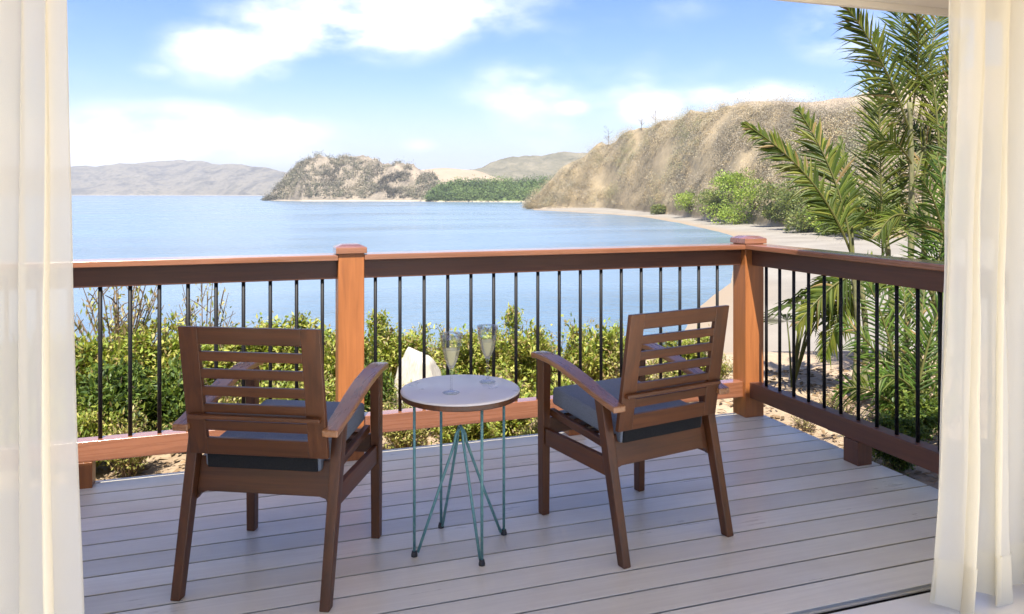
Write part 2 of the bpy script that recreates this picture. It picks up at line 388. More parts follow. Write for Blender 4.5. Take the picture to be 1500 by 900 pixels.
def ground_z(u, v):
    s = coast_d(u, v)
    beach = WATER + (s * .05 if s < 20 else 1.0 + (s - 20) * .08) if s > 0 else max(WATER - 3, WATER + s * .08)
    edge = 8.9 + .5 * noise.noise(Vector((u * .3, v * .05, 2.2)))
    rim = -.42 - .012 * max(0, v - 4) + .04 * noise.noise(Vector((u * .8, v * .8, 0)))
    slope = rim - max(0, v - edge) * .36
    if v < -2: slope = rim
    z = max(beach, slope) if s > -2 else beach
    if v > 60 or abs(u) > 60: z = beach + .25 * noise.noise(Vector((u * .05, v * .05, 1)))*(1 if s>3 else 0)
    return z
mb = MB(); rows = []
vs_ = [-60, -20, -8] + [-2 + .5 * i for i in range(30)] + [13 * (700 / 13) ** (i / 60) for i in range(61)]
for v_ in vs_:
    r = []
    for k in range(-60, 61):
        a = k / 60; wdt = max(60, v_ * 1.0 + 10); u_ = math.copysign(abs(a) ** 1.3, a) * wdt
        r.append(mb.vert(uv(u_, v_, ground_z(u_, v_))))
    rows.append(r)
for a, b in zip(rows, rows[1:]):
    for k in range(120): mb.f.append([a[k], a[k + 1], b[k + 1], b[k]])
m = mat('sandy_ground', (.5, .4, .28), .95, .15); t = NT(m); p = t.world()
a = t.noise(p, 1.3, 6, .65); b = t.noise(p, 22, 5, .7); c_ = t.noise(p, .12, 4)
g = t.ramp(t.math('ADD', t.math('MULTIPLY', a, .6), t.math('MULTIPLY', b, .4)), [(.33, (.17, .12, .075)), (.48, (.30, .225, .15)), (.66, (.40, .315, .22))])
ge = t.add('ShaderNodeNewGeometry'); sp = t.add('ShaderNodeSeparateXYZ'); t.l.new(ge.outputs['Position'], sp.inputs[0])
sandc = t.ramp(c_, [(.3, (.19, .172, .145)), (.7, (.255, .235, .20))])
g = t.mix(t.rng(sp.outputs['Z'], -5.6, -4.2, 1, 0), g, sandc)
g = t.mix(t.rng(sp.outputs['Z'], WATER + .06, WATER + .34, 1, 0), g, (.24, .19, .135))
t.col(g); t.bump(t.math('ADD', a, b), .5, .03); M['ground'] = m
tag(mb.build('ground', M['ground'], None, True), kind='structure')

# ------------------------------------------------------------------ hills
loft('far_hills', [(-500, 286.3, 262, 3.5), (40, 286.3, 247, 3.5), (120, 286.3, 244, 3.5), (175, 286.3, 237, 3.5), (265, 286.3, 235.5, 3.5), (310, 286.4, 241, 3.5), (360, 286.6, 241, 3.5), (420, 286.8, 249, 3.5), (560, 287.5, 266, 3.5)],
     M['farhill'], amp=26, nscale=.004, ns=150, seed=1.3)
loft('dark_back_hill', [(560, 290, 285, 2.2), (640, 290, 268, 2.2), (690, 290, 246, 2.2), (740, 290, 233, 2.2), (780, 290, 226, 2.2), (830, 290, 222, 2.2), (930, 290, 226, 2.2)], M['backdark'], amp=9, nscale=.012, ns=90, seed=4.2)
loft('tan_hill', [(540, 293.6, 272, 2.6), (600, 293.6, 250, 2.6), (650, 293.6, 245.5, 2.6), (690, 293.6, 249, 2.6), (735, 293.6, 262, 2.6), (800, 293.6, 276, 2.6)], M['tanhill'], amp=1.5, nscale=.01, ns=70, seed=8)
cape_o, cape_mb, cape_i = loft('cape_hill', [(388, 294.2, 293, 1.5), (402, 294.4, 278, 1.4), (420, 294.6, 254, 1.4), (445, 295, 236, 1.5), (470, 295, 229, 1.5), (500, 295, 231, 1.5), (535, 295, 232, 1.6), (570, 295.2, 240, 1.6), (600, 295.2, 246, 1.7), (632, 295.4, 256, 1.8), (662, 295.4, 271, 1.8), (692, 295.4, 290, 1.8)],
     M['cape'], amp=11, nscale=.028, ns=170, nt_=40, seed=2.7)
bank_o, bank_mb, bank_i = loft('green_bank', [(622, 296, 294, 1.5), (640, 296.2, 280, 1.5), (670, 296.3, 271, 1.6), (710, 296.4, 269, 1.6), (760, 296.5, 269, 1.6), (800, 296.5, 267, 1.6), (850, 296.5, 272, 1.6)], M['greenbase'], amp=2, nscale=.03, ns=70, seed=5)
loft('grassy_ridge', [(960, 296, 200, 1.9), (1040, 296, 166, 1.9), (1095, 296, 149, 1.9), (1130, 296, 149, 1.9), (1180, 296, 150, 1.9), (1240, 296, 141, 1.9), (1330, 296, 118, 1.9), (1450, 296, 96, 1.9), (1800, 296, 90, 1.9)], M['backhill'], amp=5, nscale=.012, ns=90, seed=6.1, prof=.9)
hill_o, hill_mb, hill_i = loft('dry_hill', [(770, 306.4, 303, .75), (783, 306.6, 284, .75), (800, 307, 264, .8), (830, 307.6, 240, .9), (880, 309, 213, 1.1), (930, 312.5, 195, 1.2), (980, 317, 178, 1.35), (1040, 325, 168, 1.45), (1090, 331, 158, 1.55), (1140, 337, 160, 1.6), (1200, 346, 164, 1.7), (1300, 362, 168, 1.7), (1450, 372, 185, 1.7), (1800, 400, 190, 1.7)],
     M['hill'], amp=4.2, nscale=.035, ns=150, nt_=34, seed=3.3)

def pick(mb_, idx_, s_, t_):
    i = int(s_ * (len(idx_) - 1.001)); nt_ = len(idx_[0]) - 11; j = t_ * nt_; j0 = int(j)
    fs = s_ * (len(idx_) - 1.001) - i; ft = j - j0
    P = lambda a, b: Vector(mb_.v[idx_[a][min(b, len(idx_[0]) - 1)]])
    return P(i, j0).lerp(P(i + 1, j0), fs).lerp(P(i, j0 + 1).lerp(P(i + 1, j0 + 1), fs), ft)
def scrub(name, mb_, idx_, n, size, k, palette, tmin=.03, tmax=1.05, leaf=.35, smin=0, smax=1, twig=.25, gap=-.18):
    out_ = MB()
    for _ in range(n):
        s_, t_ = rng.uniform(smin, smax), rng.uniform(tmin, tmax)
        p = pick(mb_, idx_, s_, min(1.25, t_))
        if noise.noise(Vector((p.x * .045, p.y * .045, p.z * .06 + 3))) < gap: continue
        cl = noise.noise(Vector((p.x * .03, p.y * .03, 7)))
        base = palette[min(len(palette) - 1, max(0, int((cl * .9 + .5 + rng.uniform(-.25, .25)) * len(palette))))]
        r = size * rng.uniform(.55, 1.3); hh = r * rng.uniform(.8, 1.5)
        for q in range(k):
            d = Vector((rng.gauss(0, .5), rng.gauss(0, .5), abs(rng.gauss(.45, .4)))); c0 = p + Vector((d.x * r, d.y * r, d.z * hh))
            f_ = rng.uniform(.82, 1.16); out_.cur = tuple(x * f_ for x in base)
            a_ = Vector((rng.gauss(0, 1), rng.gauss(0, 1), rng.gauss(0, 1))).normalized(); b_ = a_.orthogonal().normalized()
            if rng.random() < twig: a_ = Vector((a_.x, a_.y, abs(a_.z) + .8)).normalized(); l_ = leaf * 3; wd = leaf * .22; b_ = a_.orthogonal().normalized()
            else: l_ = leaf * rng.uniform(.6, 1.3); wd = l_ * .6
            out_.face([c0 - a_ * l_ * .5, c0 + b_ * wd * .5, c0 + a_ * l_ * .5, c0 - b_ * wd * .5])
    o = out_.build(name, M['scrub']); return o
DRY = [(.19, .165, .125), (.27, .225, .15), (.34, .30, .235), (.38, .295, .17), (.33, .295, .205), (.26, .24, .19), (.32, .25, .145), (.22, .215, .12)]
o = scrub('dry_scrub', hill_mb, hill_i, 4300, 2.9, 88, DRY, .03, 1.04, .37, 0, .66, .45, -.34); tag(o, 'leafless grey and tan scrub covering the dry hill above the beach', 'scrub', None, 'stuff')
DARKB = [(.10, .10, .06), (.15, .13, .085), (.13, .145, .06), (.19, .16, .10)]
o = scrub('olive_brush', hill_mb, hill_i, 330, 3.3, 120, DARKB, .05, .98, .42, .03, .66, .25, -.05); tag(o, 'darker olive and brown bushes dotted over the dry hill above the beach', 'brush', None, 'stuff')
CAPE = [(.06, .058, .04), (.12, .11, .075), (.19, .17, .12), (.10, .105, .06), (.25, .215, .15)]
o = scrub('cape_scrub', cape_mb, cape_i, 2300, 3.6, 22, CAPE, .03, 1.05, 1.5, 0, .93, .15, -.36); tag(o, 'grey-brown brush covering the rocky cape across the bay', 'scrub', None, 'stuff')
GRN = [(.05, .085, .025), (.085, .13, .035), (.12, .17, .05)]
o = scrub('mangrove_thicket', bank_mb, bank_i, 1100, 4.6, 34, GRN, .05, 1.05, 1.7, .02, 1, .05, -1); tag(o, 'dense green thicket along the far shore beside the cape', 'thicket', None, 'stuff')

# ------------------------------------------------------------------ foliage builders
def leaf_quad(mb_, c0, d, up, l_, wd):
    s_ = d.cross(up)
    if s_.length < 1e-4: s_ = d.orthogonal()
    s_.normalize(); n_ = s_.cross(d)
    mb_.face([c0, c0 + d * l_ * .45 + s_ * wd * .5 + n_ * wd * .12, c0 + d * l_, c0 + d * l_ * .45 - s_ * wd * .5 + n_ * wd * .12])
def shrub_meshes(seed, n_leaf, leaf, pal, rad=.5, hgt=1.0, twigs=18):
    """foliage and stems of a shrub of unit size: footprint radius rad, height hgt"""
    r_ = random.Random(seed); fo = MB(); st = MB(); tips = []
    for k in range(twigs):
        a = r_.uniform(0, 6.283); e = r_.uniform(.15, 1.0); rr = rad * math.sqrt(r_.uniform(.05, 1)) * .92
        zt = hgt * (1 - .45 * (rr / rad) ** 2) * r_.uniform(.55, 1.0)
        tip = Vector((rr * math.cos(a), rr * math.sin(a), zt)); mid = Vector((tip.x * .4, tip.y * .4, zt * .55)); p0 = Vector((r_.uniform(-.05, .05), r_.uniform(-.05, .05), -.03))
        st.tube([bez(p0, mid, tip, q / 4) for q in range(5)], [.011, .009, .007, .005, .003], 5, False)
        tips.append((p0, mid, tip))
        for b in range(3):
            q = r_.uniform(.45, .9); c0 = bez(p0, mid, tip, q); e_ = c0 + Vector((r_.gauss(0, .1), r_.gauss(0, .1), r_.uniform(.03, .16)))
            st.tube([c0, c0.lerp(e_, .5) + Vector((0, 0, .01)), e_], [.005, .004, .002], 4, False); tips.append((c0, c0.lerp(e_, .5), e_))
    for k in range(n_leaf):
        p0, mid, tip = r_.choice(tips); q = r_.uniform(.35, 1.05) if r_.random() < .7 else r_.uniform(.1, .6)
        c0 = bez(p0, mid, tip, q) + Vector((r_.gauss(0, .055), r_.gauss(0, .055), r_.gauss(0, .045)))
        if c0.z < .02: c0.z = r_.uniform(.02, .2)
        d = Vector((c0.x * .8 + r_.gauss(0, .5), c0.y * .8 + r_.gauss(0, .5), r_.gauss(.25, .5))).normalized()
        base = r_.choice(pal); f_ = r_.uniform(.7, 1.25); fo.cur = tuple(x * f_ for x in base)
        leaf_quad(fo, c0, d, Vector((r_.gauss(0, .3), r_.gauss(0, .3), 1)), leaf * r_.uniform(.45, 1.5), leaf * r_.uniform(.28, .7))
    return fo.mesh('foliage', M['leaf']), st.mesh('stem', M['bark'])
LIME = [(.25, .29, .05), (.20, .25, .04), (.33, .34, .075), (.13, .18, .03), (.38, .36, .10), (.22, .17, .07)]
DEEP = [(.07, .115, .022), (.10, .15, .028), (.15, .185, .035), (.045, .075, .02)]
YEL = [(.30, .29, .09), (.23, .24, .06), (.36, .32, .13), (.15, .18, .04), (.24, .17, .08)]
SH = {'lime': [shrub_meshes(s, 8200, .062, LIME) for s in (1, 2, 3)], 'deep': [shrub_meshes(s, 7500, .064, DEEP) for s in (11, 12)], 'yellow': [shrub_meshes(s, 3000, .055, YEL, twigs=26) for s in (21, 22)], 'thin': [shrub_meshes(s, 520, .045, YEL, twigs=34) for s in (31, 32)]}
def shrub(kind, px, top_y, d, half_px, label, group=None, name='leafy_shrub', k=0, rz=0):
    pos = at(px, HOR, d); u_ = (px - PCX) / FPX * d; gz = ground_z(u_, d) - .02
    ztop = CAM_H - (top_y - 7 - HOR) * d / FPX; hh = max(.2, ztop - gz); rr = half_px * d / FPX / .5
    e = tag(empty(name, (pos.x, pos.y, gz), rz), label, 'shrub', group); e.scale = (rr, rr, hh)
    fo, st = SH[kind][k % len(SH[kind])]
    link('foliage', fo, e); link('stem', st, e); return e

# ------------------------------------------------------------------ deck
deck = tag(empty('deck_floor'), kind='structure')
PITCH, Y0 = .1416, 2.088; BX0, BX1 = -2.6, 2.985
def board_mesh(wd):                  # grooved edge boards: thin lip on top, undercut below
    hx = (BX1 - BX0) / 2
    P = [(0, 0), (0, -.0045), (.014, -.007), (.014, -.017), (.002, -.018), (.002, -.026), (wd - .002, -.026), (wd - .002, -.018), (wd - .014, -.017), (wd - .014, -.007), (wd, -.0045), (wd, 0)]
    return MB().extrude([(-hx, y, z) for y, z in P], (2 * hx, 0, 0)).mesh('board', M['deck'])
me = board_mesh(PITCH - .0105)
for k in range(14):
    o = link('board', me, deck, .0012, 1); o.location = ((BX0 + BX1) / 2, Y0 + k * PITCH, 0)
yE = Y0 + 14 * PITCH
o = link('board', board_mesh(4.085 - yE + .012), deck, .0012, 1); o.location = ((BX0 + BX1) / 2, yE, 0)
MB().box((BX0 + .01, 2.06, -.24), (BX1 - .012, 4.080, -.06)).build('joist_frame', M['dark'], deck)  # solid near-black slab; shade in the board gaps put into its colour
M['fascia'] = M['deck']
rm = tag(empty('room_floor'), kind='structure')
MB().box((-2.6, -2.6, -.12), (3.6, 2.045, -.003)).build('floor_bounce_slab', M['tile'], rm)  # extended back unroofed and tinted warm, an added sunlit reflector for deck and curtains
MB().box((-2.6, 2.045, -.12), (3.6, 2.083, -.02)).build('door_track', M['dark'], rm)

# ------------------------------------------------------------------ railings
YC, XC, PW = 4.045, 2.905, .13
def rail_post(parent, x, y, top=1.075):
    hp = PW / 2
    p = MB().box((-hp, -hp, -.001), (hp, hp, top - .03)).build('post', M['railz'], parent, False, .004); p.location = (x, y, 0)
    c = MB(); q = hp + .012
    c.box((-q, -q, top - .03), (q, q, top)).hexa([(-q, -q, top), (q, -q, top), (q, q, top), (-q, q, top)], [(-q * .55, -q * .55, top + .015), (q * .55, -q * .55, top + .015), (q * .55, q * .55, top + .015), (-q * .55, q * .55, top + .015)])
    c.build('post_cap', M['capx'], p, False, .002)
    return p
bal = MB().tube([(0, 0, .19), (0, 0, .95)], .0092, 10).mesh('baluster', M['iron'], True)
front = tag(empty('front_railing', (0, YC, 0)), 'brown wooden railing with black balusters along the deck edge facing the sea', 'railing')
pxm = onx = None
X_MID = .5035; X_CORN = XC
xm0, xm1 = X_MID - PW / 2, X_MID + PW / 2
for (a, b) in ((-2.6, xm0), (xm1, X_CORN - PW / 2)):
    o = MB().box((a - (a + b) / 2, -.072, 1.010), (b - (a + b) / 2, .072, 1.040)).build('handrail', M['capx'], front, False, .004); o.location.x = (a + b) / 2
    o = MB().box((a - (a + b) / 2, -.022, .915), (b - (a + b) / 2, .022, 1.0095)).build('top_rail', M['beamx'], front, False, .003); o.location.x = (a + b) / 2
    o = MB().box((a - (a + b) / 2, -.038, .118), (b - (a + b) / 2, .038, .212)).build('bottom_rail', M['capx'], front, False, .003); o.location.x = (a + b) / 2
rail_post(front, X_MID, 0)
sx = .1257
for k in range(-11, 10): 
    o = link('baluster', bal, front); o.location = (.3665 - .0 + (k - 9) * sx + 0, 0, 0)
for k in range(17):
    o = link('baluster', bal, front); o.location = (.634 + k * .1282, 0, 0)
for x in (-.715, 1.75):
    o = MB().box((-.05, -.044, -.001), (.05, .044, .1175)).build('support_block', M['railz'], front, False, .003); o.location.x = x
side = tag(empty('side_railing', (XC, YC, 0)), 'brown wooden railing with black balusters running back from the corner post to the house', 'railing')
rail_post(side, 0, 0)
ya, yb = -1.97, -PW / 2; ym = (ya + yb) / 2
for nm, x0, x1, z0, z1 in (('handrail', -.072, .072, 1.012, 1.042), ('top_rail', -.022, .022, .915, 1.0115), ('bottom_rail', -.038, .038, .118, .212)):
    o = MB().box((x0, ya - ym, z0), (x1, yb - ym, z1)).build(nm, M['capy' if nm == 'handrail' else 'beamy'], side, False, .004); o.location.y = ym  # side bottom rail takes the shade-darkened wood, unlike the sunlit front one
for k in range(15):
    o = link('baluster', bal, side); o.location = (0, -.175 - k * .1217, 0)
o = MB().box((-.044, -.05, -.001), (.044, .05, .1175)).build('support_block', M['beamz'], side, False, .003); o.location.y = -.90

# ------------------------------------------------------------------ house: wall with the wide opening, room and roof cut short behind to let in fill sun, boarded soffit
house = tag(empty('house', (0, 0, 0)), 'pale plastered house with a low boarded roof overhang above the deck', 'house')
fwl = MB(); fwl.box((-2.75, 2.085, -.4), (-.95, 2.20, 2.62)); fwl.box((2.75, 2.085, -.4), (3.75, 2.20, 2.62)); fwl.box((-.9499, 2.085, 2.32), (2.7499, 2.20, 2.62))
fwl.build('front_wall', M['plaster'], house)
MB().box((-2.75, .4, -.4), (-2.62, 2.08, 2.62)).build('side_wall', M['plaster'], house)
MB().box((3.62, .4, -.4), (3.75, 2.08, 2.62)).build('side_wall', M['plaster'], house)
MB().box((-2.6, .4, 2.44), (3.6, 2.08, 2.5)).build('ceiling', M['plaster'], house)
E_Y, E_Z = 2.785, 2.170
PIT = math.tan(R(11)); roofm = MB()
zr = lambda y: E_Z + .03 + (E_Y - y) * PIT
roofm.hexa([(-4.2, E_Y, zr(E_Y) + .012), (4.6, E_Y, zr(E_Y) + .012), (4.6, 0.3, zr(0.3) + .012), (-4.2, 0.3, zr(0.3) + .012)],
           [(-4.2, E_Y + .02, zr(E_Y) + .13), (4.6, E_Y + .02, zr(E_Y) + .13), (4.6, 0.3, zr(0.3) + .13), (-4.2, 0.3, zr(0.3) + .13)])
roofm.build('roof', M['roofing'], house)
for k in range(4):
    y1 = E_Y - .031 - k * .11; y0 = y1 - .104
    MB().hexa([(-4.2, y0, zr(y0) - .008), (4.6, y0, zr(y0) - .008), (4.6, y1, zr(y1) - .008), (-4.2, y1, zr(y1) - .008)],
              [(-4.2, y0, zr(y0) + .010), (4.6, y0, zr(y0) + .010), (4.6, y1, zr(y1) + .010), (-4.2, y1, zr(y1) + .010)]).build('soffit_board', M['trim'], house, False, .003)
MB().box((-4.25, E_Y - .03, E_Z), (4.65, E_Y, zr(E_Y) + .011)).build('fascia', M['trim'], house, False, .003)

# ------------------------------------------------------------------ curtains
def curtain(name, x0, x1, folds, label, seed, flare, hem=.012, y=1.93, top=2.28, edge=None):
    r_ = random.Random(seed); nx, nz = 220, 46
    ph = [r_.uniform(-.5, .5) for _ in range(40)]; am = [r_.uniform(.6, 1.25) for _ in range(40)]
    mb_ = MB(); g_ = []
    for j in range(nz):
        z = hem + (top - hem) * j / (nz - 1); s = 1 - j / (nz - 1); row = []
        for i in range(nx):
            u_ = i / (nx - 1); f = u_ * folds; k = int(f)
            a = .034 * (am[k] * (1 - (f - k)) + am[k + 1] * (f - k)) * (.75 + .5 * s)
            x = x0 + (x1 - x0) * u_ + flare * s * s * (u_ - .5) + .018 * math.sin(f * 6.283 * 2 + ph[k % 7] + s * 1.4) * (.4 + s)
            yy = y + a * math.sin(f * 6.283 + ph[3] + .5 * s * math.sin(u_ * 9)) + .012 * math.sin(f * 14.1 + s * 2.1) + .016 * noise.noise(Vector((u_ * 7, z * 1.3, seed))) * (1 + s)+ .004 * noise.noise(Vector((u_ * 30, z * 5, seed)))
            zz = z + (.02 * math.sin(f * 5.1 + 1) * max(0, s - .9) * 10 if j < 6 else 0)
            row.append(mb_.vert((x, yy, max(.002, zz))))
        g_.append(row)
    for a, b in zip(g_, g_[1:]):
        for i in range(nx - 1): mb_.f.append([a[i], a[i + 1], b[i + 1], b[i]])
    o = mb_.build(name, M['sheer'], None, True)
    uvl = o.data.uv_layers.new(name='UVMap')
    for lp in o.data.loops:
        q = o.data.vertices[lp.vertex_index].co; uvl.data[lp.index].uv = (lp.vertex_index % nx / nx * 1.5, q.z)
    hm_ = MB(); hg = []
    for j in range(4): hg.append([hm_.vert(Vector(mb_.v[g_[j][i]]) + Vector((0, -.004, 0))) for i in range(nx)])
    for a, b in zip(hg, hg[1:]):
        for i in range(nx - 1): hm_.f.append([a[i], a[i + 1], b[i + 1], b[i]])
    hm_.build('hem', M['sheer'], o, True)
    tag(o, label, 'curtain', 'sheer curtains drawn to the sides of the opening'); return o
curtain('sheer_curtain', -.94, -.372, 5, 'sheer cream curtain gathered at the opening, far from the palms', 3, .05)
curtain('sheer_curtain', 2.165, 2.74, 5, 'sheer cream curtain gathered at the opening beside the palms and side railing', 8, .17)
rod = MB().tube([(-1.1, 1.93, 2.3), (2.9, 1.93, 2.3)], .014, 12).build('curtain_rod', M['iron'], None, True); tag(rod, 'black curtain rod carrying the two sheer curtains', 'curtain rod')
for x in (-1.1, 2.9): MB().box((x - .02, 1.93, 2.29), (x + .02, 2.084, 2.31)).build('bracket', M['iron'], rod)

# ------------------------------------------------------------------ chairs
def make_chair(label):
    c = tag(empty('wooden_armchair'), label, 'chair', 'two matching wooden deck chairs')
    for s in (-1, 1):
        x = .257 * s
        MB().hexa([(x - .017, .25, 0), (x + .017, .25, 0), (x + .017, .288, 0), (x - .017, .288, 0)], [(x - .02, .245, .652), (x + .02, .245, .652), (x + .02, .293, .652), (x - .02, .293, .652)]).build('leg', M['chairz'], c, False, .004)
        MB().hexa([(x - .017, -.29, 0), (x + .017, -.29, 0), (x + .017, -.252, 0), (x - .017, -.252, 0)], [(x - .02, -.158, .582), (x + .02, -.158, .582), (x + .02, -.106, .60), (x - .02, -.106, .60)]).build('leg', M['chairz'], c, False, .004)
        xs = .2565 * s
        MB().extrude([(xs - .011, -.20, .298), (xs - .011, .2445, .298), (xs - .011, .2445, .366), (xs - .011, -.185, .366)], (.022, 0, 0)).build('side_stretcher', M['chairy'], c, False, .003)
        # arm: curved board, higher at the front
        cl = [(.318, .664), (.27, .668), (.19, .664), (.09, .649), (-.02, .622), (-.12, .594), (-.20, .574), (-.252, .562)]
        wd = [.03, .033, .034, .034, .033, .031, .029, .028]; ar = MB(); rows_ = []
        for (y, z), w_ in zip(cl, wd):
            xi = .262 * s
            rows_.append([ar.vert(p) for p in ((xi - w_, y, z - .012), (xi + w_, y, z - .012), (xi + w_, y, z + .012), (xi - w_, y, z + .012))])
        for a, b in zip(rows_, rows_[1:]):
            for j in range(4): ar.f.append([a[j], a[(j + 1) % 4], b[(j + 1) % 4], b[j]])
        ar.f.append(rows_[0][::-1]); ar.f.append(rows_[-1]); ar.build('armrest', M['army'], c, False, .005, 3)
        xr = .222 * s
        MB().extrude([(xr - .012, -.16, .375), (xr - .012, .262, .412), (xr - .012, .262, .442), (xr - .012, -.16, .405)], (.024, 0, 0)).build('seat_rail', M['chairy'], c, False, .003)
    yb_ = lambda z: -.252 + .145 / .59 * z     # line of the raked rear legs
    P = [(-.2365, .440), (-.2365, .30), (-.222, .322), (-.20, .328), (.20, .328), (.222, .322), (.2365, .30), (.2365, .440)]
    MB().extrude([(x, yb_(z) - .012, z) for x, z in P][::-1], (0, .022, 0)).build('back_apron', M['chairx'], c, False, .002)
    MB().box((-.2365, .255, .335), (.2365, .279, .405)).build('front_apron', M['chairx'], c, False, .003)
    for k in range(6):
        y = -.12 + k * .072; z = .378 + (y + .16) * .088
        MB().box((-.2095, y - .024, z), (.2095, y + .024, z + .012)).build('seat_slat', M['chairx'], c, False, .002)
    # back: two stiles and seven boards, leaning
    bx = lambda z: -.235 - (z - .62) * .172; th = .020
    def bp(z0, z1, x0, x1, nm, mt, d=0):
        MB().hexa([(x0, bx(z0) - th / 2 + d, z0), (x1, bx(z0) - th / 2 + d, z0), (x1, bx(z0) + th / 2 - d, z0), (x0, bx(z0) + th / 2 - d, z0)],
                  [(x0, bx(z1) - th / 2 + d, z1), (x1, bx(z1) - th / 2 + d, z1), (x1, bx(z1) + th / 2 - d, z1), (x0, bx(z1) + th / 2 - d, z1)]).build(nm, mt, c, False, .0025)
    bp(.468, .91, -.244, -.178, 'back_stile', M['chairz']); bp(.468, .91, .178, .244, 'back_stile', M['chairz'])
    zt = .91; tops = [.91, .827, .767, .707, .647, .588, .527]; bots = [.852, .794, .734, .674, .615, .553, .468]
    for a, b in zip(tops, bots): bp(b, a - .0005, -.1785, .1785, 'back_slat', M['chairx'], .0008)
    MB().box((-.232, -.262, .596), (.232, -.224, .612)).build('back_ledge', M['chairx'], c, False, .004)
    # cushion
    cu = MB(); nx, ny = 14, 14; hw, y0, y1 = .205, -.185, .283
    bm = bmesh.new(); bmesh.ops.create_cube(bm, size=1.0)
    bmesh.ops.subdivide_edges(bm, edges=bm.edges[:], cuts=9, use_grid_fill=True)
    for v in bm.verts:
        a, b, cc_ = v.co.x * 2, v.co.y * 2, v.co.z * 2
        ex = max(abs(a), abs(b)); puff = 1 - ex ** 4
        z = cc_ * (.038 + .007 * puff); q = .97 if abs(cc_) > .95 else 1.0
        v.co = Vector((a * hw * q, (y0 + y1) / 2 + b * (y1 - y0) / 2 * q, z))
    me_ = bpy.data.meshes.new('cushion'); bm.to_mesh(me_); bm.free(); me_.materials.append(M['cushion'])
    o = link('cushion', me_, c, .012, 3); o.location = (0, 0, .463); o.rotation_euler.x = R(5); o['label'] = 'blue-grey seat cushion'
    k_ = MB().box((-.196, -.1915, -.034), (.196, -.183, .030)).build('shade_band', M['shade_dark'], o, False, .003); k_['label'] = 'dark band added as shade across the rear of the cushion'  # added panel that paints the shade on the cushion's rear
    return c
ch1 = make_chair('wooden slatted armchair in front of the thick orange railing post')
ch2 = copy_tree(ch1); ch2['label'] = 'wooden slatted armchair angled away from the corner post of the railings'
ch1.location = (.136, 2.945, 0); ch1.rotation_euler.z = R(-26.4)
ch2.location = (1.4935, 2.854, 0); ch2.rotation_euler.z = R(11.4)

# ------------------------------------------------------------------ side table and glasses
TC = Vector((.779, 2.895, 0)); TZ = .603
tb = tag(empty('side_table', TC), 'small round side table with grey top and teal hairpin legs', 'table')
MB().lathe([(0, TZ), (.22, TZ), (.226, TZ - .003), (.228, TZ - .006), (.228, TZ - .010), (0, TZ - .010)][::-1], 64).build('tabletop', M['laminate'], tb, True)
MB().lathe([(0, TZ - .0105), (.2275, TZ - .0105), (.2275, TZ - .027), (.224, TZ - .030), (0, TZ - .030)][::-1], 64).build('top_edge', M['chairx'], tb, False, .0)
feet = [Vector((p[0] - TC.x, p[1] - TC.y, 0)) for p in ((.593, 2.862), (.811, 2.715), (.966, 2.931), (.746, 3.073))]
for f in feet:
    MB().tube([f + Vector((0, 0, .012)), f + Vector((0, 0, TZ - .0302))], .0055, 10).build('leg_rod', M['teal'], tb, True)
    MB().lathe([(0, 0), (.012, 0), (.012, .006), (.009, .02), (.0, .02)], 16, f).build('foot', M['rubber'], tb, True)
for n_, (a, b) in enumerate(((feet[0], feet[2]), (feet[1], feet[3]))):
    A_ = .445 + n_ * .012; pts = []
    dr = (b - a).normalized(); a2 = a + dr * .014; b2 = b - dr * .014; mid = (a + b) / 2
    pts.append(a2 + Vector((0, 0, .012))); sh = .05
    pa = a2.lerp(mid, .86) + Vector((0, 0, A_ - sh)); pb = b2.lerp(mid, .86) + Vector((0, 0, A_ - sh))
    pts.append(pa.lerp(pts[0], .5)); pts.append(pa)
    w_ = (pb - pa) / 2
    for q in range(1, 10):
        an = math.pi * q / 10; pts.append((pa + pb) / 2 - w_ * math.cos(an) + Vector((0, 0, sh * math.sin(an))))
    pts += [pb, pb.lerp(b2, .5), b2 + Vector((0, 0, .012))]
    MB().tube(pts, .0055, 10).build('hairpin', M['teal'], tb, True)
def glass(px, py, label):
    p = on_z(px, py, TZ)
    g_ = tag(empty('wine_glass', (p.x, p.y, TZ + .0008)), label, 'wine glass', 'two glasses of white wine')
    outer = [(0, 0), (.031, 0), (.0325, .0015), (.031, .003), (.018, .0055), (.006, .010), (.0038, .02), (.0036, .07), (.0045, .082), (.009, .091), (.0165, .106), (.025, .128), (.0325, .158), (.0375, .185), (.0415, .222)]
    inner = [(.0406, .222), (.0366, .185), (.0316, .158), (.0241, .128), (.0156, .107), (.008, .0935), (0, .091)]
    MB().lathe(outer + inner, 40).build('glass_bowl', M['glass'], g_, True)
    wl = .163
    MB().lathe([(0, .0915), (.0078, .094), (.0154, .1072), (.0239, .1282), (.0314, .158), (.0324, wl), (0, wl)], 40).build('wine', M['wine'], g_, True)
    return g_
glass(661, 576, 'glass of white wine standing on the side table, nearer the two armchairs')
glass(714, 560, 'glass of white wine standing on the side table, nearer the railing')

